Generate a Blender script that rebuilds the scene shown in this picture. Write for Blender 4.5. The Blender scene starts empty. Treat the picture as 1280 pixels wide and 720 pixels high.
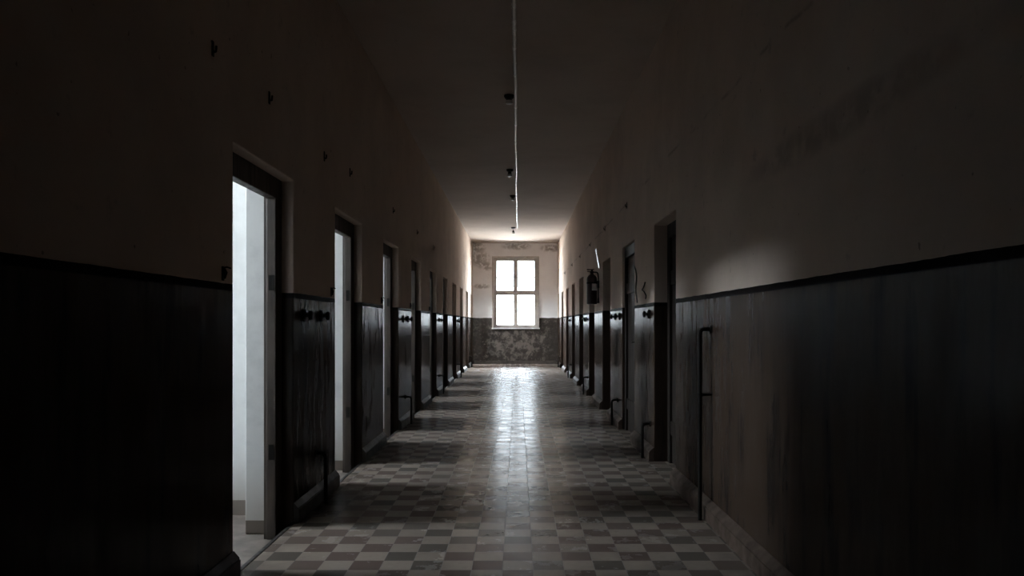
import bpy, bmesh, math, random
from mathutils import Vector, Matrix
random.seed(7)
sc = bpy.context.scene
COL = sc.collection
PI = math.pi

# ------------------------------------------------------------------ place
F = 977.0; VX, VY = 647.5, 405.0; H = 1.21
XL, XR = -1.366, 1.197          # corridor wall faces
YE, YN = 23.63, -3.6            # end wall, wall behind the viewer
ZC = 3.653                      # ceiling
WZ = 1.40                       # top of the dark oil-paint dado
TL, TR = 0.295, 0.30            # wall thickness
CZ = -0.07                      # cell floors lie a step lower
DL = [3.75 + 2.09 * k for k in range(10)]          # near jambs of left openings
DR = [5.93 + 2.10 * k for k in range(8)] + [22.62]   # near jambs of right openings
WL, WR = 1.005, 0.95            # widths of openings
DTOP = 2.08
SX0, SX1, SZ0, SZ1 = 1.85, 3.65, .95, 3.25      # window of the unseen side room added to light the corridor end

# ------------------------------------------------------------------ nodes
class NT:
    def __init__(s, name):
        s.m = bpy.data.materials.new(name); s.m.use_nodes = True
        s.t = s.m.node_tree; s.t.nodes.clear()
        s.out = s.t.nodes.new('ShaderNodeOutputMaterial')
        s.pos = s.t.nodes.new('ShaderNodeTexCoord').outputs['Object']
    def n(s, typ, **kw):
        nd = s.t.nodes.new(typ)
        for k, v in kw.items(): setattr(nd, k, v)
        return nd
    def link(s, a, b): s.t.links.new(a, b)
    def put(s, sock, v):
        if isinstance(v, (int, float, tuple, list)):
            if isinstance(v, (tuple, list)) and len(v) == 3 and sock.type == 'RGBA': v = (*v, 1)
            sock.default_value = v
        else: s.link(v, sock)
    def math(s, op, a, b=None, c=None, clamp=False):
        nd = s.n('ShaderNodeMath', operation=op, use_clamp=clamp)
        s.put(nd.inputs[0], a)
        if b is not None: s.put(nd.inputs[1], b)
        if c is not None: s.put(nd.inputs[2], c)
        return nd.outputs[0]
    def xyz(s, v=None):
        nd = s.n('ShaderNodeSeparateXYZ'); s.link(v or s.pos, nd.inputs[0]); return nd.outputs
    def vec(s, x, y, z):
        nd = s.n('ShaderNodeCombineXYZ')
        for i, v in enumerate((x, y, z)): s.put(nd.inputs[i], v)
        return nd.outputs[0]
    def noise(s, scale, detail=4, rough=.55, vec=None, dist=0):
        nd = s.n('ShaderNodeTexNoise'); nd.inputs['Scale'].default_value = scale
        nd.inputs['Detail'].default_value = detail; nd.inputs['Roughness'].default_value = rough
        nd.inputs['Distortion'].default_value = dist
        s.link(vec or s.pos, nd.inputs['Vector']); return nd.outputs['Fac']
    def scaled(s, sx, sy, sz, off=(0, 0, 0)):
        nd = s.n('ShaderNodeMapping'); nd.inputs['Scale'].default_value = (sx, sy, sz)
        nd.inputs['Location'].default_value = off
        s.link(s.pos, nd.inputs['Vector']); return nd.outputs[0]
    def ramp(s, v, a, b, lo=0.0, hi=1.0):
        nd = s.n('ShaderNodeMapRange', interpolation_type='SMOOTHSTEP')
        s.put(nd.inputs[0], v)
        for i, q in enumerate((a, b, lo, hi)): nd.inputs[i + 1].default_value = q
        return nd.outputs[0]
    def mix(s, f, a, b):
        nd = s.n('ShaderNodeMix', data_type='RGBA')
        s.put(nd.inputs[0], f); s.put(nd.inputs[6], a); s.put(nd.inputs[7], b)
        return nd.outputs[2]
    def fmix(s, f, a, b):
        nd = s.n('ShaderNodeMix'); s.put(nd.inputs[0], f); s.put(nd.inputs[2], a); s.put(nd.inputs[3], b)
        return nd.outputs[0]
    def blob(s, c, r):
        """soft round mask (a stain's own shape) centred on c with radii r"""
        x, y, z = s.xyz()
        acc = None
        for v, cc, rr in zip((x, y, z), c, r):
            if rr is None: continue
            d = s.math('DIVIDE', s.math('SUBTRACT', v, cc), rr)
            d = s.math('MULTIPLY', d, d)
            acc = d if acc is None else s.math('ADD', acc, d)
        return s.ramp(acc, 0.0, 1.0, 1.0, 0.0)
    def bsdf(s, color, rough=.6, metal=0, spec=.5, bump=None, bs=.3, bd=.01, normal=None, gloss=None):
        b = s.n('ShaderNodeBsdfPrincipled')
        s.put(b.inputs['Base Color'], color); s.put(b.inputs['Roughness'], rough)
        s.put(b.inputs['Metallic'], metal); s.put(b.inputs['Specular IOR Level'], spec)
        if bump is not None:
            bp = s.n('ShaderNodeBump'); bp.inputs['Strength'].default_value = bs
            bp.inputs['Distance'].default_value = bd; s.link(bump, bp.inputs['Height'])
            if normal is not None: s.link(normal, bp.inputs['Normal'])
            s.link(bp.outputs[0], b.inputs['Normal'])
        if gloss is not None:        # worn matt areas next to polished ones
            d = s.n('ShaderNodeBsdfDiffuse'); s.put(d.inputs[0], color)
            if bump is not None: s.link(bp.outputs[0], d.inputs['Normal'])
            mx = s.n('ShaderNodeMixShader'); s.put(mx.inputs[0], gloss); s.link(d.outputs[0], mx.inputs[1]); s.link(b.outputs[0], mx.inputs[2])
            s.link(mx.outputs[0], s.out.inputs[0]); return s.m
        s.link(b.outputs[0], s.out.inputs[0]); return s.m

PLASTER = (.67, .555, .47)
CELLW = (.74, .74, .73)
DADO = (.036, .0235, .017)

def mat_wall(name, side):
    """old limewash above, glossy dark oil paint below, white beyond the door frames"""
    t = NT(name); x, y, z = t.xyz()
    n1 = t.noise(1.3, 5, .6); n2 = t.noise(9, 4, .6); fine = t.noise(70, 4, .6)
    up = t.mix(t.ramp(n1, .35, .7), PLASTER, tuple(c * .86 for c in PLASTER))
    up = t.mix(t.ramp(n2, .62, .76, 0, .35), up, (.27, .235, .21))
    spk = t.noise(26, 2, .5)
    up = t.mix(t.ramp(spk, .72, .78, 0, .6), up, (.12, .10, .09))
    # old ledge stain lines
    if side == 'right':
        st = t.math('MULTIPLY', t.blob((0, 3.0, 1.97), (None, 1.3, .10)), t.ramp(t.noise(5, 4), .3, .6))
        up = t.mix(t.math('MULTIPLY', st, .45), up, (.16, .13, .12))
        wob = t.math('MULTIPLY_ADD', t.noise(1.2, 3), .12, 2.47)
        ln = t.ramp(t.math('ABSOLUTE', t.math('SUBTRACT', z, wob)), .0, .02, .4, 0)
        up = t.mix(t.math('MULTIPLY', ln, t.ramp(t.noise(3, 3), .45, .6)), up, (.15, .12, .11))
    # dado
    stre = t.noise(1, 6, .65, t.scaled(13, 13, 2.6)); blot = t.noise(1, 7, .72, t.scaled(24, 24, 14))
    lo = t.mix(t.ramp(stre, .42, .70), DADO, (.041, .029, .023))
    lo = t.mix(t.ramp(blot, .52, .8, 0, .5), lo, (.052, .039, .031))
    lo = t.mix(t.ramp(t.noise(1.6, 5, .6, t.scaled(4, 4, .7, (4, 2, 0))), .5, .68, 0, .75), lo, (.014, .011, .010))
    edge = t.ramp(t.math('ABSOLUTE', t.math('SUBTRACT', z, WZ - .016)), .014, .02, 1, 0)
    lo = t.mix(edge, lo, (.012, .010, .010))
    wz = t.math('MULTIPLY_ADD', t.noise(6, 3), .008, WZ - .004)
    isup = t.math('GREATER_THAN', z, wz)
    c = t.mix(isup, lo, up)
    if side == 'left':
        inner = t.math('LESS_THAN', x, XL - .10)
        lime = t.mix(t.ramp(n2, .4, .75), CELLW, tuple(q * .88 for q in CELLW))
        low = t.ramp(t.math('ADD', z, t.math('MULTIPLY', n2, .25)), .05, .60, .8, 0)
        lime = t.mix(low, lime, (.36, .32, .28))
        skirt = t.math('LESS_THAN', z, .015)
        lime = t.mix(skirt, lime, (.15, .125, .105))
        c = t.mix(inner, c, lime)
        isup = t.math('MAXIMUM', isup, inner)
    rough = t.fmix(isup, t.ramp(blot, .3, .7, .17, .27), .85)
    spec = t.fmix(isup, .22, .2)
    h = t.fmix(isup, t.math('ADD', t.math('MULTIPLY', stre, .14), t.math('MULTIPLY', fine, .05)),
               t.math('ADD', t.math('MULTIPLY', n2, .8), t.math('MULTIPLY', fine, .3)))
    return t.bsdf(c, rough, 0, spec, h, .30, .004, gloss=t.fmix(isup, t.math('MULTIPLY', t.math('SUBTRACT', 1.0, t.math('MULTIPLY', edge, .9)), t.math('MULTIPLY', t.ramp(stre, .3, .7, .22, .56), t.ramp(blot, .3, .7, .75, 1.0))), .3))

def mat_end():
    t = NT('end_wall_paint'); x, y, z = t.xyz()
    n1 = t.noise(1.6, 5, .6); n2 = t.noise(8, 5, .65)
    up = t.mix(t.ramp(n1, .3, .7), (.88, .88, .89), (.80, .80, .81))
    for c, r in (((-1.15, 0, 3.18), (.38, None, .30)), ((-.95, 0, 2.95), (.30, None, .16)), ((-.05, 0, 3.56), (.55, None, .14)),
                 ((-1.22, 0, 3.52), (.3, None, .2)), ((1.0, 0, 3.5), (.4, None, .14)), ((-1.1, 0, 2.35), (.3, None, .1))):
        m = t.math('MULTIPLY', t.blob(c, r), t.ramp(n2, .36, .56))
        up = t.mix(t.math('MULTIPLY', m, .8), up, (.20, .175, .155))
    big = t.noise(4.5, 7, .75); med = t.noise(7, 6, .7)
    lo = t.mix(t.ramp(med, .4, .7), (.018, .013, .010), (.035, .027, .022))
    cen = t.math('ADD', big, t.math('MULTIPLY', t.blob((.05, 0, .55), (.95, None, .5)), .10))
    lo = t.mix(t.ramp(cen, .50, .66, 0, .9), lo, (.115, .097, .084))
    lo = t.mix(t.ramp(t.noise(14, 4, .7), .62, .72, 0, .8), lo, (.16, .145, .13))
    wz = t.math('MULTIPLY_ADD', t.noise(5, 4), .03, WZ - .02)
    isup = t.math('GREATER_THAN', z, wz)
    c = t.mix(isup, lo, up)
    return t.bsdf(c, t.fmix(isup, .5, .85), 0, .3, t.math('ADD', n2, t.math('MULTIPLY', big, .6)), .4, .01)

def mat_floor():
    t = NT('cement_tiles'); x, y, z = t.xyz()
    u = t.math('DIVIDE', t.math('ADD', x, .077), .152); v = t.math('DIVIDE', t.math('SUBTRACT', y, 3.844), .152)
    fu, fv = t.math('FLOOR', u), t.math('FLOOR', v)
    par = t.math('MULTIPLY', t.math('FRACT', t.math('MULTIPLY', t.math('ADD', fu, fv), .5)), 2)
    wn = t.n('ShaderNodeTexWhiteNoise', noise_dimensions='2D'); t.link(t.vec(fu, fv, 0), wn.inputs['Vector'])
    r1 = wn.outputs['Value']; rc = t.xyz(wn.outputs['Color'])
    dirt = t.noise(1.1, 6, .65); fine = t.noise(22, 5, .65)
    light = t.mix(r1, (.262, .213, .175), (.214, .175, .144))
    dark = t.mix(t.math('GREATER_THAN', rc[1], .55), (.100, .070, .059), (.074, .064, .053))
    dark = t.mix(t.math('MULTIPLY', rc[2], .5), dark, (.14, .11, .095))
    c = t.mix(par, light, dark)
    c = t.mix(t.ramp(fine, .45, .8, 0, .22), c, (.10, .08, .066))
    c = t.mix(t.ramp(dirt, .45, .7, 0, .4), c, (.11, .088, .072))
    # dirt gathered along the walls
    ax = t.math('ABSOLUTE', t.math('ADD', x, .085))
    c = t.mix(t.math('MULTIPLY', t.ramp(ax, .85, 1.3), t.ramp(t.noise(4, 4), .3, .65, .1, .6)), c, (.085, .07, .058))
    gu = t.math('ABSOLUTE', t.math('SUBTRACT', t.math('FRACT', u), .5)); gv = t.math('ABSOLUTE', t.math('SUBTRACT', t.math('FRACT', v), .5))
    g = t.math('MAXIMUM', gu, gv); gm = t.ramp(g, .482, .494)
    c = t.mix(t.math('MULTIPLY', gm, .5), c, (.06, .05, .042))
    rough = t.math('ADD', t.ramp(t.noise(6, 5, .7), .3, .7, .13, .25), t.math('MULTIPLY', rc[0], .07))
    rough = t.fmix(gm, rough, .5)
    # every tile lies a touch out of level
    h = t.math('MULTIPLY', t.math('MULTIPLY', t.math('SUBTRACT', t.math('FRACT', u), .5), t.math('SUBTRACT', rc[0], .5)), .45)
    h = t.math('ADD', h, t.math('MULTIPLY', t.math('MULTIPLY', t.math('SUBTRACT', t.math('FRACT', v), .5), t.math('SUBTRACT', rc[2], .5)), 1.1))
    h = t.math('ADD', h, t.math('MULTIPLY', fine, .22))
    h = t.math('ADD', h, t.math('MULTIPLY', t.noise(7, 3), .55))
    h = t.math('SUBTRACT', h, t.math('MULTIPLY', gm, .22))
    return t.bsdf(c, rough, 0, .3, h, .45, .0018, gloss=t.math('MULTIPLY', t.ramp(t.math('ABSOLUTE', t.math('ADD', x, .03)), .25, .85, .92, .36), t.ramp(t.noise(9, 4), .35, .65, .75, 1.0)))

def mat_simple(name, color, rough=.5, metal=0, var=.25, scale=12, bump=.2, spec=.5, stretch=None):
    t = NT(name)
    v = t.scaled(*stretch) if stretch else None
    n = t.noise(scale, 5, .6, v)
    c = t.mix(t.ramp(n, .35, .7), color, tuple(max(0, q * (1 - var)) for q in color))
    return t.bsdf(c, t.ramp(n, .3, .7, rough * .85, min(1, rough * 1.15)), metal, spec, n, bump, .003)

def mat_glass():
    t = NT('window_glass')
    tr = t.n('ShaderNodeBsdfTransparent'); tr.inputs[0].default_value = (.95, .96, .96, 1)
    gl = t.n('ShaderNodeBsdfGlossy'); gl.inputs['Roughness'].default_value = .03
    lw = t.n('ShaderNodeFresnel'); lw.inputs[0].default_value = 1.45
    mx = t.n('ShaderNodeMixShader'); t.link(lw.outputs[0], mx.inputs[0]); t.link(tr.outputs[0], mx.inputs[1]); t.link(gl.outputs[0], mx.inputs[2])
    t.link(mx.outputs[0], t.out.inputs[0]); return t.m

def mat_ceiling():
    t = NT('ceiling_limewash'); n1 = t.noise(.9, 5, .6); n2 = t.noise(8, 4, .6)
    c = t.mix(t.ramp(n1, .35, .7), (.52, .435, .37), (.45, .375, .315))
    c = t.mix(t.ramp(n2, .66, .78, 0, .3), c, (.28, .25, .23))
    return t.bsdf(c, .85, 0, .2, n2, .3, .008)

def mat_cell():
    t = NT('cell_limewash'); x, y, z = t.xyz(); n = t.noise(5, 5, .6)
    c = t.mix(t.ramp(n, .4, .7), CELLW, tuple(q * .9 for q in CELLW))
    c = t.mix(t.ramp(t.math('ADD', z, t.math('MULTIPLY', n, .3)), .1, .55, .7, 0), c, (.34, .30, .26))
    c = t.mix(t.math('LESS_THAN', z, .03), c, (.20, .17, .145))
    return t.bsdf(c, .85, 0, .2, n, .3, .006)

M = dict(
    wl=mat_wall('left_wall_paint', 'left'), wr=mat_wall('right_wall_paint', 'right'), end=mat_end(), floor=mat_floor(), ceil=mat_ceiling(),
    cellw=mat_cell(), cellf=mat_simple('cell_cement', (.17, .14, .12), .6, var=.3, scale=6),
    skirt=mat_simple('skirting_paint', (.066, .045, .034), .7, spec=.15, var=.4, scale=9),
    skirt_l=mat_simple('dark_skirting_paint', (.026, .019, .015), .6, var=.4, scale=9),
    skirt_end=mat_simple('end_skirting', (.045, .034, .027), .55, var=.4, scale=9),
    frame=mat_simple('brown_frame_wood', (.050, .033, .023), .6, var=.5, scale=3, stretch=(8, 8, .8)),
    leaf=mat_simple('dark_door_paint', (.020, .014, .011), .6, spec=.2, var=.4, scale=3, stretch=(8, 8, .8)),
    win=mat_simple('grey_window_paint', (.42, .38, .34), .6, var=.25, scale=10), sill=mat_simple('white_sill_paint', (.70, .69, .67), .45, var=.12, scale=9),
    iron=mat_simple('black_iron', (.006, .005, .004), .6, metal=0, spec=.12, var=.3, scale=40),
    edge=mat_simple('worn_steel', (.025, .02, .017), .55, metal=.2, var=.4, scale=20),
    brass=mat_simple('handle_metal', (.16, .13, .10), .4, metal=.8), ext=mat_simple('extinguisher_paint', (.030, .008, .007), .35, var=.2, scale=20),
    white=mat_simple('white_enamel', (.85, .84, .82), .3, var=.05), plate=mat_simple('glossy_plate', (.38, .37, .37), .28, var=.05),
    bake=mat_simple('black_bakelite', (.018, .015, .014), .4), porc=mat_simple('porcelain', (.72, .71, .68), .3, var=.05),
    cable=mat_simple('cream_conduit_paint', (.86, .84, .78), .25, var=.06, scale=6), wire=mat_simple('dark_cable', (.05, .042, .036), .6),
    facade=mat_simple('grey_facade', (.11, .11, .11), .9, var=.04, scale=.5, bump=0), darkglass=mat_simple('facade_glass', (.05, .05, .05), .4, bump=0),
    glass=mat_glass())

# ------------------------------------------------------------------ mesh helpers
def new(name, bm, mat, parent=None, smooth=False, bevel=0):
    bmesh.ops.recalc_face_normals(bm, faces=bm.faces)
    me = bpy.data.meshes.new(name); bm.to_mesh(me); bm.free()
    me.materials.append(mat)
    if smooth:
        for p in me.polygons: p.use_smooth = True
        try: me.set_sharp_from_angle(angle=math.radians(40))
        except Exception: pass
    o = bpy.data.objects.new(name, me); COL.objects.link(o)
    if parent: o.parent = parent
    if bevel:
        b = o.modifiers.new('bevel', 'BEVEL'); b.width = bevel; b.segments = 2; b.limit_method = 'ANGLE'
    return o
def box(bm, x0, x1, y0, y1, z0, z1):
    r = bmesh.ops.create_cube(bm, size=1)
    for v in r['verts']:
        v.co = Vector(((x0 + x1) / 2 + v.co.x * (x1 - x0), (y0 + y1) / 2 + v.co.y * (y1 - y0), (z0 + z1) / 2 + v.co.z * (z1 - z0)))
    return r['verts']
def boxes(*bs):
    bm = bmesh.new()
    for b in bs: box(bm, *b)
    return bm
def lathe(bm, prof, origin=(0, 0, 0), axis='Z', seg=24):
    """prof: list of (radius, height) turned about an axis"""
    rings = []
    o = Vector(origin)
    for r, h in prof:
        ring = []
        for i in range(seg):
            a = 2 * PI * i / seg
            p = (r * math.cos(a), r * math.sin(a), h)
            if axis == 'X': p = (p[2], p[0], p[1])
            if axis == 'Y': p = (p[0], p[2], p[1])
            ring.append(bm.verts.new(o + Vector(p)))
        rings.append(ring)
    for a, b in zip(rings, rings[1:]):
        for i in range(seg): bm.faces.new((a[i], a[(i + 1) % seg], b[(i + 1) % seg], b[i]))
    bm.faces.new(rings[0]); bm.faces.new(rings[-1])
def tube(bm, pts, r, seg=10):
    pts = [Vector(p) for p in pts]; rings = []
    up = None
    for i, p in enumerate(pts):
        d = (pts[min(i + 1, len(pts) - 1)] - pts[max(i - 1, 0)]).normalized()
        if up is None: up = d.orthogonal().normalized()
        up = (up - d * up.dot(d)); up = up.normalized() if up.length > 1e-5 else d.orthogonal().normalized()
        w = d.cross(up)
        rr = r[i] if isinstance(r, (list, tuple)) else r
        rings.append([bm.verts.new(p + rr * (math.cos(2 * PI * k / seg) * up + math.sin(2 * PI * k / seg) * w)) for k in range(seg)])
    for a, b in zip(rings, rings[1:]):
        for i in range(seg): bm.faces.new((a[i], a[(i + 1) % seg], b[(i + 1) % seg], b[i]))
    bm.faces.new(rings[0]); bm.faces.new(rings[-1])
def rounded(pts, r=.03, n=5):
    """polyline with its corners rounded"""
    pts = [Vector(p) for p in pts]; out = [pts[0]]
    for a, b, c in zip(pts, pts[1:], pts[2:]):
        u, v = (a - b), (c - b); k = min(r, u.length * .49, v.length * .49)
        p, q = b + u.normalized() * k, b + v.normalized() * k
        for i in range(n + 1):
            t = i / n; out.append(p * (1 - t) ** 2 + b * 2 * t * (1 - t) + q * t * t)
    return out + [pts[-1]]
def pierced(x0, x1, u0, u1, z0, z1, holes, swap=False):
    """solid slab with rectangular holes, only outer faces; u runs along y (or x when swap)"""
    us = sorted({u0, u1} | {h[0] for h in holes} | {h[1] for h in holes}); zs = sorted({z0, z1} | {h[2] for h in holes} | {h[3] for h in holes})
    def solid(i, j):
        if not (0 <= i < len(us) - 1 and 0 <= j < len(zs) - 1): return False
        cu, cz = (us[i] + us[i + 1]) / 2, (zs[j] + zs[j + 1]) / 2
        return not any(h[0] < cu < h[1] and h[2] < cz < h[3] for h in holes)
    bm = bmesh.new(); cache = {}
    def V(x, u, z):
        k = (x, u, z)
        if k not in cache: cache[k] = bm.verts.new((u, x, z) if swap else (x, u, z))
        return cache[k]
    for i in range(len(us) - 1):
        for j in range(len(zs) - 1):
            if not solid(i, j): continue
            a, b, c, d = us[i], us[i + 1], zs[j], zs[j + 1]
            for x in (x0, x1): bm.faces.new((V(x, a, c), V(x, b, c), V(x, b, d), V(x, a, d)))
            if not solid(i - 1, j): bm.faces.new((V(x0, a, c), V(x1, a, c), V(x1, a, d), V(x0, a, d)))
            if not solid(i + 1, j): bm.faces.new((V(x0, b, c), V(x1, b, c), V(x1, b, d), V(x0, b, d)))
            if not solid(i, j - 1): bm.faces.new((V(x0, a, c), V(x1, a, c), V(x1, b, c), V(x0, b, c)))
            if not solid(i, j + 1): bm.faces.new((V(x0, a, d), V(x1, a, d), V(x1, b, d), V(x0, b, d)))
    return bm
def structure(o, label=None):
    o['kind'] = 'structure'
    if label: o['label'] = label
    return o
def empty(name, loc):
    o = bpy.data.objects.new(name, None); COL.objects.link(o); o.location = loc; o.empty_display_size = .1; return o
def tag(o, label, cat, group=None):
    o['label'] = label; o['category'] = cat
    if group: o['group'] = group
    return o
def dup(root, loc, label=None, group=None):
    r = root.copy(); COL.objects.link(r); r.location = loc
    if label: r['label'] = label
    if group: r['group'] = group
    for ch in list(root.children):
        c = ch.copy(); COL.objects.link(c); c.parent = r
        for g in list(ch.children):
            d = g.copy(); COL.objects.link(d); d.parent = c
    return r

# ------------------------------------------------------------------ shell
XO = -5.10                                             # outer wall's inner face
structure(new('floor', boxes((XL, XR + TR, YN, YE, -.12, 0)), M['floor']), 'grey and brown chequered cement tile floor, worn and shiny')
structure(new('floor_cells', boxes((XO, XL - .001, 2.2, YE, CZ - .05, CZ)), M['cellf']), 'plain cement floor of the cells, one step down')
structure(new('ceiling', boxes((XL - TL, XR + TR, YN, YE, ZC, ZC + .15)), M['ceil']), 'plain limewashed corridor ceiling')
structure(new('ceiling_cells', boxes((XO, XL - TL, 2.2, YE, 3.5, 3.65)), M['cellw']), 'white ceiling of the cells')
holesL = [(d, d + WL, CZ, DTOP) for d in DL]
structure(new('wall_left', pierced(XL - TL, XL, YN, YE, CZ, ZC, holesL), M['wl'], bevel=.008), 'left corridor wall with ten open doorways, dark glossy dado below')
wr = [min(WR, YE - .06 - d) for d in DR]
holesR = [(d, d + w, 0, DTOP) for d, w in zip(DR, wr)]
structure(new('wall_right', pierced(XR, XR + TR, YN, YE, 0, ZC, holesR), M['wr'], bevel=.008), 'right corridor wall with a row of closed doorways, dark glossy dado below')
# end wall with its window hole
WX0, WX1, WZ0, WZ1 = -.735, .590, 1.095, 3.215
structure(new('wall_end', pierced(YE, YE + .38, XL - TL, XR + TR, -.12, ZC + .1, [(WX0, WX1, WZ0, WZ1)], swap=True), M['end']), 'end wall, flaking white above and mottled brown below')
structure(new('wall_near', boxes((XL - TL, XR + TR, YN - .2, YN, -.1, ZC)), M['wr']))
# cells on the left: outer wall with windows, partitions
cy = [d + WL / 2 for d in DL]
CW0, CW1 = 2.36, 3.40
holesO = [(c - .56, c + .38, CW0, CW1) for c in cy[:-2]] + [(21.9, YE - .12, 1.2, 3.42)] + []  # last window enlarged, out of view, to brighten the corridor end
structure(new('wall_outer', pierced(XO - .38, XO, 2.2, YE, CZ - .05, 3.65, holesO), M['cellw']), 'outer wall of the left cells with a window in each')
for k in range(11):
    yy = (DL[k] - .545 if k < 10 else YE + .06)
    if k == 9: continue
    if k == 10: structure(new('wall_cell', pierced(YE, YE + .38, XO - .38, XL - TL - .001, CZ - .05, 3.65, [(-4.3, -2.1, .95, 3.25)], swap=True), M['cellw']))  # unseen facade window added so its bounce light reaches the end wall
    else: structure(new('wall_cell', boxes((XO, XL - TL, yy - .06, yy + .06, CZ, 3.5)), M['cellw']))

# skirtings on every pier
def skirt(name, side, y0, y1, pr, h=.10):
    x = XL if side < 0 else XR
    a, b = (x, x + pr) if side < 0 else (x - pr, x)
    bm = bmesh.new()
    # profile: upright board with a groove and sloping top
    xi, xo = (x, -side)
    P = [(0, 0), (pr, 0), (pr, h * .80), (pr - .006, h * .82), (pr - .006, h * .86), (pr - .004, h * .88), (.004, h + .02), (0, h + .02)]
    A = [bm.verts.new((x - side * p, y0, z)) for p, z in P]; B = [bm.verts.new((x - side * p, y1, z)) for p, z in P]
    n = len(P)
    for i in range(n): bm.faces.new((A[i], A[(i + 1) % n], B[(i + 1) % n], B[i]))
    bm.faces.new(A); bm.faces.new(B)
    return structure(new(name, bm, M['skirt'] if side > 0 else M['skirt_l']))
edgesL = [YN] + [v for d in DL for v in (d, d + WL)] + [YE]
for i in range(0, len(edgesL), 2):
    if edgesL[i + 1] - edgesL[i] > .1: skirt('baseboard_left', -1, edgesL[i], edgesL[i + 1], .035)
edgesR = [YN] + [v for d, w in zip(DR, wr) for v in (d, d + w)] + [YE]
for i in range(0, len(edgesR), 2):
    if edgesR[i + 1] - edgesR[i] > .1: skirt('baseboard_right', 1, edgesR[i], edgesR[i + 1], .045)
structure(new('baseboard_end', boxes((XL + .04, XR - .05, YE - .03, YE, 0, .10)), M['skirt_end'], bevel=.004))

# ------------------------------------------------------------------ end window
w = empty('window_1', (-.0725, YE + .10, WZ0)); structure(w, 'tall white four-light window blazing with daylight at the end')
def L(x0, x1, y0, y1, z0, z1): return (x0 + .0725, x1 + .0725, y0 - YE - .10, y1 - YE - .10, z0 - WZ0, z1 - WZ0)
fy0, fy1 = YE + .05, YE + .12
f = .065
new('window_frame', boxes(L(WX0, WX0 + f, fy0, fy1, WZ0, WZ1), L(WX1 - f, WX1, fy0, fy1, WZ0, WZ1),
    L(WX0 + f, WX1 - f, fy0, fy1, WZ1 - f, WZ1), L(WX0 + f, WX1 - f, fy0, fy1, WZ0, WZ0 + f)), M['win'], w)
new('transom', boxes(L(WX0 + f, WX1 - f, fy0 - .02, fy1, 2.115, 2.20)), M['win'], w, bevel=.006)
mx = (WX0 + WX1) / 2
new('mullion', boxes(L(mx - .035, mx + .035, fy0 - .01, fy1, WZ0 + f, 2.115)), M['win'], w, bevel=.005)
new('mullion', boxes(L(mx - .035, mx + .035, fy0 - .01, fy1, 2.20, WZ1 - f)), M['win'], w, bevel=.005)
for (xa, xb) in ((WX0 + f, mx - .035), (mx + .035, WX1 - f)):
    for (za, zb, bar) in ((WZ0 + f, 2.115, None), (2.20, WZ1 - f, 2.63)):
        s = .028
        bs = [L(xa, xa + s, fy0 + .01, fy1 - .01, za, zb), L(xb - s, xb, fy0 + .01, fy1 - .01, za, zb),
              L(xa + s, xb - s, fy0 + .01, fy1 - .01, za, za + s), L(xa + s, xb - s, fy0 + .01, fy1 - .01, zb - s, zb)]
        if bar: bs.append(L(xa + s, xb - s, fy0 + .03, fy1 - .03, bar - .008, bar + .008))
        sash = new('casement', boxes(*bs), M['win'], w)
        new('window_pane', boxes(L(xa + s, xb - s, fy0 + .036, fy0 + .040, za + s, zb - s)), M['glass'], sash)
for z in (1.62, 2.66):
    bm = bmesh.new(); c = L(mx, mx, fy0 - .01, fy0, z, z)
    lathe(bm, [(.016, 0), (.016, -.02), (.01, -.022), (.01, -.04)], (c[0], c[2], c[4]), 'Y', 12)
    tube(bm, [(c[0], c[2] - .04, c[4] + .02), (c[0], c[2] - .045, c[4] - .07)], .011)
    new('handle', bm, M['brass'], w, True)
bm = boxes(L(WX0 - .06, WX1 + .07, YE - .07, YE + .05, WZ0 - .035, WZ0)); new('window_sill', bm, M['sill'], w, bevel=.008)
bm = boxes(L(WX0 - .05, WX0, YE - .012, YE, WZ0, WZ1 + .04), L(WX1, WX1 + .05, YE - .012, YE, WZ0, WZ1 + .04), L(WX0, WX1, YE - .012, YE, WZ1, WZ1 + .04))
new('architrave', bm, M['win'], w, bevel=.003)

# ------------------------------------------------------------------ cell windows, and those added to light the corridor end
for k, (y0, y1, z0, z1) in enumerate(holesO + [(SX0, SX1, SZ0, SZ1), (-4.3, -2.1, .95, 3.25)]):
    if k < 9: ww = empty('window_%d' % (k + 2), (XO - .14, (y0 + y1) / 2, z0))
    else: ww = empty('window_%d' % (k + 2), ((y0 + y1) / 2, YE + .14, z0)); ww.rotation_euler = (0, 0, PI / 2)
    structure(ww, 'unseen cell or added end-room window')
    hy, hz = (y1 - y0) / 2, z1 - z0
    new('window_frame', boxes((-.03, .03, -hy, -hy + .05, 0, hz), (-.03, .03, hy - .05, hy, 0, hz), (-.03, .03, -hy + .05, hy - .05, hz - .05, hz),
        (-.03, .03, -hy + .05, hy - .05, 0, .05), *[(-.025, .025, q * hy - .02, q * hy + .02, .05, hz - .05) for q in ((0,) if hy < 1 else (-.5, 0, .5))]), M['win'], ww)
    new('window_pane', boxes((-.002, .002, -hy + .05, hy - .05, .05, hz - .05)), M['glass'], ww)

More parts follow.
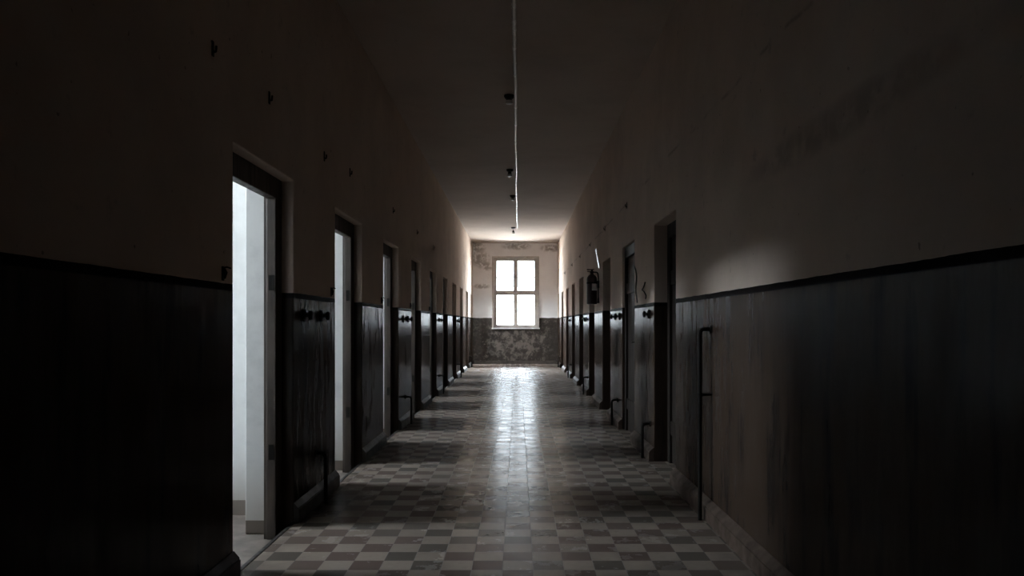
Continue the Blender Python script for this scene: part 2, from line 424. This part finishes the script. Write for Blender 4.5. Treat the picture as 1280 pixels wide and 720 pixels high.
# ------------------------------------------------------------------ left door frames (open)
ordn = ['first', 'second', 'third', 'fourth', 'fifth', 'sixth', 'seventh', 'eighth', 'ninth', 'tenth']
FX0, FX1 = XL - .128, XL - .07       # frame depth
d0 = None
for k, d in enumerate(DL):
    loc = (XL, d, 0)
    if d0 is None:
        d0 = structure(empty('door_1', loc))
        a, b = FX0 - XL, FX1 - XL
        new('door_frame', boxes((a, b, 0, .10, CZ, 1.955), (a, b, WL - .12, WL, CZ, 1.955), (a, b, 0, WL, 1.955, DTOP)), M['frame'], d0, bevel=.005)
        new('stop_bead', boxes((a - .018, a, 0, .085, CZ, 1.97), (a - .018, a, WL - .105, WL, CZ, 1.97), (a - .018, a, .085, WL - .105, 1.97, DTOP)), M['frame'], d0)
        for z in (1.455, .45):
            new('strike_plate', boxes((a + .015, b - .012, WL - .1225, WL - .119, z - .045, z + .045)), M['iron'], d0)
        new('threshold_strip', boxes((-.012, .010, 0, WL, CZ, .003)), M['edge'], d0)
        o = d0
    else:
        o = dup(d0, loc); o.name = 'door_%d' % (k + 1)
    o['label'] = '%s open doorway from the front in the left wall' % ordn[k]

# ------------------------------------------------------------------ right doors (closed dark leaves)
def right_door(name, w_, depth, leaf=True):
    r = structure(empty(name, (0, 0, 0)))
    p = .10
    new('door_frame', boxes((depth, depth + .06, 0, p, 0, 1.96), (depth, depth + .06, w_ - p, w_, 0, 1.96), (depth, depth + .06, 0, w_, 1.96, DTOP)), M['leaf'], r, bevel=.005)
    if not leaf: return r
    lx = depth + .025
    bs = [(lx, lx + .035, p, w_ - p, 0.008, 1.955)]
    lf = new('door_leaf', boxes(*bs), M['leaf'], r)
    nb = 5; step = (w_ - 2 * p) / nb
    new('ledge', boxes((lx - .018, lx, p + .02, w_ - p - .02, .25, .37), (lx - .018, lx, p + .02, w_ - p - .02, 1.55, 1.67)), M['leaf'], lf, bevel=.003)
    bm = bmesh.new(); lathe(bm, [(.022, 0), (.022, -.01), (.009, -.012), (.009, -.035)], (lx, p + .07, 1.02), 'X', 14)
    tube(bm, rounded([(lx - .035, p + .07, 1.02), (lx - .045, p + .08, 1.02), (lx - .045, p + .17, 1.015)], .01), .008)
    new('handle', bm, M['iron'], lf, True)
    return r
rd = None
for k, (d, w_) in enumerate(zip(DR, wr)):
    if k == 1: o = right_door('door_12', w_, .028)
    elif rd is None: o = rd = right_door('door_11', w_, .116)
    elif k == 8: o = right_door('door_%d' % (11 + k), w_, .116, False)  # left without a leaf so the added room lights the corridor
    else: o = dup(rd, (0, 0, 0)); o.name = 'door_%d' % (11 + k)
    o.location = (XR, d, 0)
    o['label'] = '%s closed dark door from the front in the right wall' % ordn[k] if k < 8 else 'doorway at the very end of the right wall, opened to let added daylight in'
# unseen room added behind the last right doorway to brighten the end wall
RX = 3.9
structure(new('floor_added_room', boxes((XR + TR, RX, 20.1, YE, -.12, 0)), M['cellf']))
structure(new('ceiling_added_room', boxes((XR + TR, RX, 20.1, YE, 3.5, 3.65)), M['cellw']))
structure(new('wall_added_room', boxes((XR + TR, RX, 20.0, 20.1, -.1, 3.5)), M['cellw']))

structure(new('wall_added_room', pierced(YE, YE + .38, XR + TR + .001, RX + .3, -.12, 3.65, [(SX0, SX1, SZ0, SZ1)], swap=True), M['cellw']))
structure(new('wall_added_room_outer', boxes((RX, RX + .3, 20.0, YE, -.12, 3.65)), M['cellw']))
# close the backs of right doorways behind leaves (solid masonry of the cells beyond)
structure(new('wall_beyond', boxes((XR + TR, XR + TR + .1, YN, 20.0, -.1, ZC)), M['cellw']))

# ------------------------------------------------------------------ ceiling conduit and lamps
bm = bmesh.new(); pts = []
y = .5
while y <= 19.85:
    pts.append((-.028 + .004 * math.sin(y * 1.7) + .002 * math.sin(y * 4.1) + .008 * max(0, (y - 15) / 5), y, ZC - .0195)); y += .2
tube(bm, pts, .0185, 12)
tag(new('ceiling_conduit', bm, M['cable'], None, True), 'long thin cream electrical conduit running along the middle of the ceiling', 'conduit')
def lamp(label, y, x, drop, loc0):
    r = empty('lamp_holder', (x, y, ZC)); tag(r, label, 'lamp holder', 'bare lamp holders on the corridor ceiling')
    bm = bmesh.new(); lathe(bm, [(.055, 0), (.055, -.015), (.045, -.035), (.02, -.045)], (0, 0, 0), 'Z', 20); new('ceiling_rose', bm, M['bake'], r, True)
    bm = bmesh.new(); tube(bm, [(0, 0, -.045), (0, 0, -drop + .03)], .006, 8); new('cord', bm, M['bake'], r, True)
    bm = bmesh.new(); lathe(bm, [(.012, -drop + .045), (.026, -drop + .03), (.030, -drop)], (0, 0, 0), 'Z', 18); new('socket', bm, M['bake'], r, True)
    bm = bmesh.new(); lathe(bm, [(.030, -drop), (.036, -drop - .008), (.036, -drop - .035), (.022, -drop - .04)], (0, 0, 0), 'Z', 18); new('socket_ring', bm, M['porc'], r, True)
    return r
for y, x, drop, lab in ((8.35, -.095, .055, 'nearest bare black lamp holder on the corridor ceiling beside the cream conduit'),
                        (12.35, -.13, .075, 'second lamp holder from the front, black with a pale ring, left of the ceiling conduit'),
                        (14.85, -.10, .06, 'third lamp holder from the front, small and dark, tight beside the ceiling conduit'),
                        (19.75, -.12, .13, 'farthest lamp holder, hanging from the pale ceiling just beyond the end of the conduit')):
    lamp(lab, y, x, drop, 0)

# ------------------------------------------------------------------ bent iron rods (pipe stubs standing by the walls)
def rod(side, y, h, mid=None, label='', group=None, off=.075, r=.013):
    x = XL if side < 0 else XR
    o = empty('bent_pipe' if h < .8 else 'standing_pipe', (x, y, 0)); tag(o, label, 'pipe', group)
    s = -side
    bm = bmesh.new()
    tube(bm, rounded([(s * off, 0, .002), (s * off, 0, h), (s * .003, 0.02, h)], .035, 6), r, 12); new('pipe', bm, M['iron'], o, True)
    bm = bmesh.new(); lathe(bm, [(r * 2.1, .001 * s), (r * 2.1, .008 * s), (r * 1.3, .012 * s)], (0, .02, h), 'X', 16); new('flange', bm, M['iron'], o, True)
    if mid:
        bm = bmesh.new(); tube(bm, [(s * off, 0, mid), (s * .003, 0, mid)], .008, 10); lathe(bm, [(r * 1.35, mid - .012), (r * 1.35, mid + .012)], (s * off, 0, 0), 'Z', 14)
        new('bracket', bm, M['iron'], o, True)
    return o
rod(1, 4.82, 1.178, .775, 'tall black iron pipe standing against the right wall before the first door')
G = 'short bent iron pipes at the foot of the piers'
for s, y, h, lab in ((1, 7.05, .31, 'short bent black pipe at the foot of the right wall beyond its first door'),
                     (1, 9.35, .30, 'short bent black pipe at the foot of the right wall beyond its second door'),
                     (1, 13.4, .30, 'short bent black pipe at the foot of the right wall beyond its fourth door'),
                     (1, 17.5, .30, 'short bent black pipe at the foot of the right wall beyond its sixth door'),
                     (1, 21.75, .30, 'short bent black pipe at the foot of the right wall close to the end wall'),
                     (-1, 5.25, .34, 'short bent black pipe at the foot of the left wall between its first two doorways'),
                     (-1, 9.45, .33, 'short bent black pipe at the foot of the left wall beyond its third doorway'),
                     (-1, 13.55, .32, 'short bent black pipe at the foot of the left wall beyond its fifth doorway'),
                     (-1, 17.75, .30, 'short bent black pipe at the foot of the left wall beyond its seventh doorway'),
                     (-1, 21.9, .30, 'short bent black pipe at the foot of the left wall close to the end wall')):
    rod(s, y, h, None, lab, G)

# ------------------------------------------------------------------ round black knobs under the dado line
def knob(side, y, z, label, proto=[]):
    x = XL if side < 0 else XR
    if not proto:
        o = empty('wall_peg', (x, y, z)); proto.append(o)
        bm = bmesh.new(); lathe(bm, [(.042, .001), (.042, .010), (.030, .016)], (0, 0, 0), 'X', 20); new('rosette', bm, M['iron'], o, True)
        bm = bmesh.new(); lathe(bm, [(.014, .014), (.014, .03), (.028, .036), (.032, .048), (.026, .058), (.012, .062)], (0, 0, 0), 'X', 20); new('knob', bm, M['iron'], o, True)
    else: o = dup(proto[0], (x, y, z))
    o.rotation_euler = (0, 0, 0 if side < 0 else PI)
    tag(o, label, 'wall peg', 'round black pegs below the dado line'); return o
for s, ya, za, place in ((-1, (4.98, 5.42), 1.266, 'left wall pier between the two nearest doorways'), (-1, (9.28, 9.68), 1.27, 'left wall pier between its third and fourth doorways'),
                      (-1, (13.5, 13.9), 1.28, 'left wall pier between its fifth and sixth doorways'), (-1, (17.65, 18.0), 1.28, 'left wall pier between its seventh and eighth doorways'),
                      (1, (7.12,), 1.30, 'right wall pier between its first and second doors'), (1, (9.2, 9.6), 1.30, 'right wall pier between its second and third doors'),
                      (1, (13.6, 13.95), 1.29, 'right wall pier between its fourth and fifth doors'), (1, (17.8,), 1.29, 'right wall pier between its sixth and seventh doors')):
    for i, y in enumerate(ya):
        w_ = '' if len(ya) == 1 else ('nearer ' if i == 0 else 'farther ')
        knob(s, y, za, w_ + 'round black peg on the ' + place)

# ------------------------------------------------------------------ latch catches beside the left doorways
def catch(y, label, proto=[]):
    if not proto:
        o = empty('latch_catch', (XL, y, 1.455)); proto.append(o)
        bm = boxes((.0005, .006, -.014, .014, -.045, .022)); new('catch_plate', bm, M['iron'], o, bevel=.004)
        bm = bmesh.new(); tube(bm, rounded([(.004, 0, .015), (.022, 0, .018), (.024, .04, .015)], .008), .004)
        tube(bm, [(.006, 0, .012), (.014, 0, -.008), (.012, 0, -.036)], [.008, .011, .004]); new('hook', bm, M['iron'], o, True)
    else: o = dup(proto[0], (XL, y, 1.455))
    tag(o, label, 'door catch', 'iron catches beside the left doorways'); return o
for k in range(5):
    catch(DL[k] - .14, 'small black iron door catch on the left wall just before its %s doorway' % ordn[k])

# ------------------------------------------------------------------ old hooks high on the walls
def hook(side, y, z, label, proto=[]):
    x = XL if side < 0 else XR
    if not proto:
        o = empty('wall_hook', (x, y, z)); proto.append(o)
        bm = boxes((.0005, .006, -.012, .012, -.035, .035)); new('back_plate', bm, M['iron'], o, bevel=.003)
        bm = bmesh.new(); tube(bm, rounded([(.004, 0, -.012), (.017, 0, -.016), (.019, 0, .012)], .007), .005); new('prong', bm, M['iron'], o, True)
    else: o = dup(proto[0], (x, y, z))
    o.rotation_euler = (0, 0, 0 if side < 0 else PI)
    tag(o, label, 'hook', 'old iron hooks high on the corridor walls')
hl = ['before the nearest doorway', 'above the nearest doorway', 'between the first two doorways', 'above the second doorway', 'above the third doorway', 'above the fourth doorway', 'above the fifth doorway']
for y, z, p in zip((3.49, 4.284, 5.5, 6.34, 8.53, 10.55, 12.6), (2.44, 2.45, 2.39, 2.44, 2.45, 2.45, 2.45), hl):
    hook(-1, y, z, 'small black iron hook high on the left wall ' + p)
for y, z, p in zip((8.57, 10.73, 12.9, 15.0, 17.2, 19.8), (2.51, 2.52, 2.52, 2.51, 2.51, 2.50), ('second', 'third', 'fourth', 'fifth', 'sixth', 'seventh')):
    hook(1, y, z, 'small black iron hook high on the right wall above its %s door' % p)

# ------------------------------------------------------------------ fire extinguisher and its sign
e = empty('fire_extinguisher', (1.087, 11.5, 1.50)); tag(e, 'dark fire extinguisher hung high on the right wall between its third and fourth doors', 'fire extinguisher')
bm = bmesh.new(); lathe(bm, [(.060, 0), (.074, .006), (.076, .02), (.076, .37), (.070, .40), (.05, .425), (.026, .44), (.022, .455)], seg=32); new('cylinder', bm, M['ext'], e, True)
bm = bmesh.new(); lathe(bm, [(.020, .455), (.028, .46), (.028, .485), (.016, .49), (.016, .51)], seg=20); new('valve', bm, M['bake'], e, True)
bm = boxes((-.075, .03, -.012, .012, .505, .517)); box(bm, -.070, .02, -.010, .010, .475, .484); new('lever', bm, M['bake'], e, bevel=.003)
bm = bmesh.new(); tube(bm, rounded([(.026, 0, .472), (.085, -.01, .47), (.092, -.05, .36), (.088, -.05, .10)], .05), .010); new('hose', bm, M['bake'], e, True)
bm = bmesh.new(); lathe(bm, [(.010, .10), (.014, .08), (.017, .02), (.017, .015)], (.088, -.05, 0)); new('nozzle', bm, M['bake'], e, True)
bm = bmesh.new()
for a in range(0, 9):
    pass
seg = 14; r = .0775; rows = []
for z in (.20, .32):
    rows.append([bm.verts.new((r * math.cos(t), r * math.sin(t), z)) for t in [math.radians(-95 + 85 * i / seg) for i in range(seg + 1)]])
for i in range(seg): bm.faces.new((rows[0][i], rows[0][i + 1], rows[1][i + 1], rows[1][i]))
lab_ = new('paper_label', bm, M['white'], e, True); sm = lab_.modifiers.new('thick', 'SOLIDIFY'); sm.thickness = .0008; sm.offset = 1
bm = bmesh.new(); lathe(bm, [(.079, .30), (.079, .325)], seg=32); box(bm, .07, XR - 1.087, -.02, .02, .24, .345); new('wall_bracket', bm, M['iron'], e)
# tilted glossy sign
bm = boxes((-.004, .004, -.075, .075, -.14, .14)); s_ = new('sign_plate', bm, M['plate'], None, bevel=.002)
s_.location = (1.155, 11.35, 2.16); s_.rotation_euler = (0, math.radians(-10), 0)
tag(s_, 'small glossy sign plate tilting off the right wall just above the fire extinguisher', 'sign')

# ------------------------------------------------------------------ loose cables by the second right door
bm = bmesh.new(); X_ = XR - .008
tube(bm, rounded([(X_, 8.0, 1.80), (X_, 7.9, 1.76), (X_, 7.83, 1.68), (X_ - .012, 7.82, 1.55), (X_, 7.80, 1.42)], .04), .007, 8)
tag(new('hanging_cable', bm, M['wire'], None, True), 'thin dark cable drooping down the right wall just before its second door', 'cable')
bm = bmesh.new()
tube(bm, rounded([(X_, 7.31, 1.60), (X_ - .02, 7.28, 1.55), (X_ - .025, 7.34, 1.53), (X_ - .03, 7.20, 1.51), (X_ - .012, 7.17, 1.47), (X_ - .02, 7.16, 1.44)], .02), .006, 8)
tag(new('hanging_wire', bm, M['wire'], None, True), 'small crooked wire hook on the right wall between its first and second doors', 'hook')

# ------------------------------------------------------------------ house across the yard, seen through the end window
hb = empty('building', (0, 80, -4)); tag(hb, 'far grey house washed out by daylight, seen beyond the end window', 'building')
new('facade', boxes((-14, 14, 0, 8, 0, 7.6)), M['facade'], hb)
bm = bmesh.new(); A = [bm.verts.new(p) for p in ((-14.4, -.4, 7.6), (14.4, -.4, 7.6), (14.4, 8.4, 7.6), (-14.4, 8.4, 7.6), (-14.4, 4, 9.2), (14.4, 4, 9.2))]
for q in ((0, 1, 5, 4), (2, 3, 4, 5), (1, 2, 5), (3, 0, 4), (0, 3, 2, 1)): bm.faces.new([A[i] for i in q])
new('roof', bm, M['facade'], hb)
for xx in (-4.8, -1.6, 1.1, 4.2):
    wf = new('house_window', boxes((xx - .45, xx + .45, -.05, 0, 5.4, 6.7)), M['facade'], hb)
    new('house_pane', boxes((xx - .38, xx - .03, -.06, -.05, 5.47, 6.63), (xx + .03, xx + .38, -.06, -.05, 5.47, 6.63)), M['darkglass'], wf)

# ------------------------------------------------------------------ daylight
SKY, YARD, LOWSKY = 172.0, 30.0, 6.5
wd = bpy.data.worlds.new('overcast'); sc.world = wd; wd.use_nodes = True
nt = wd.node_tree; nt.nodes.clear()
out = nt.nodes.new('ShaderNodeOutputWorld'); bg = nt.nodes.new('ShaderNodeBackground')
tc = nt.nodes.new('ShaderNodeTexCoord'); sx = nt.nodes.new('ShaderNodeSeparateXYZ'); cr = nt.nodes.new('ShaderNodeValToRGB')
mr = nt.nodes.new('ShaderNodeMapRange'); mr.inputs[1].default_value = -1; mr.inputs[2].default_value = 1
nt.links.new(tc.outputs['Generated'], sx.inputs[0]); nt.links.new(sx.outputs['Z'], mr.inputs[0]); nt.links.new(mr.outputs[0], cr.inputs[0])
el = cr.color_ramp.elements
el[0].position = .0; el[0].color = (.30, .32, .33, 1)
el[1].position = 1.0; el[1].color = (.74, .87, 1.0, 1)
q = el.new(.49); q.color = (.52, .54, .55, 1)
q = el.new(.52); q.color = (.84, .92, 1.0, 1)
nt.links.new(cr.outputs[0], bg.inputs[0])
mr2 = nt.nodes.new('ShaderNodeMapRange'); mr2.interpolation_type = 'SMOOTHSTEP'      # low sky beyond the end window dimmed to curb the floor glare
for i_, v_ in enumerate((.85, .985, SKY, 9.0)): mr2.inputs[i_ + 1].default_value = v_
low = nt.nodes.new('ShaderNodeMapRange'); low.interpolation_type = 'SMOOTHSTEP'     # the pale yard in front of the window stays brighter than the low sky
for i_, v_ in enumerate((-.08, .0, YARD, LOWSKY)): low.inputs[i_ + 1].default_value = v_
nt.links.new(sx.outputs['Z'], low.inputs[0]); nt.links.new(low.outputs[0], mr2.inputs[4])
nt.links.new(sx.outputs['Y'], mr2.inputs[0])
nt.links.new(mr2.outputs[0], bg.inputs[1])
nt.links.new(bg.outputs[0], out.inputs[0])
def portal(loc, rot, sx_, sy_):
    l = bpy.data.lights.new('portal', 'AREA'); l.shape = 'RECTANGLE'; l.size = sx_; l.size_y = sy_; l.cycles.is_portal = True
    o = bpy.data.objects.new('daylight_portal', l); COL.objects.link(o); o.location = loc; o.rotation_euler = rot
portal(((WX0 + WX1) / 2, YE + .39, (WZ0 + WZ1) / 2), (-PI / 2, 0, 0), WX1 - WX0, WZ1 - WZ0)      # faces -Y
portal((-3.2, YE + .39, 2.1), (-PI / 2, 0, 0), 2.2, 2.3)
portal(((SX0 + SX1) / 2, YE + .39, (SZ0 + SZ1) / 2), (-PI / 2, 0, 0), SX1 - SX0, SZ1 - SZ0)
for (y0, y1, z0, z1) in holesO:
    portal((XO - .385, (y0 + y1) / 2, (z0 + z1) / 2), (0, -PI / 2, 0), z1 - z0, y1 - y0)          # faces +X

# ------------------------------------------------------------------ camera
cd = bpy.data.cameras.new('camera'); cam = bpy.data.objects.new('camera', cd); COL.objects.link(cam)
cam.location = (0, 0, H); cam.rotation_euler = (PI / 2, 0, 0)
cd.sensor_width = 36; cd.lens = F / 1280 * 36; cd.clip_end = 300; cd.clip_start = .05
cd.shift_x = -(VX - 640) / 1280; cd.shift_y = (VY - 360) / 1280
sc.camera = cam

sc.view_settings.view_transform = 'Standard'; sc.view_settings.look = 'None'
sc.view_settings.exposure = 0.0; sc.view_settings.gamma = 1; sc.view_settings.use_curve_mapping = False
cy_ = sc.cycles
cy_.max_bounces = 14; cy_.diffuse_bounces = 8; cy_.glossy_bounces = 6; cy_.transparent_max_bounces = 12
cy_.caustics_reflective = False; cy_.caustics_refractive = False
cy_.sample_clamp_indirect = 8
cy_.use_denoising = True
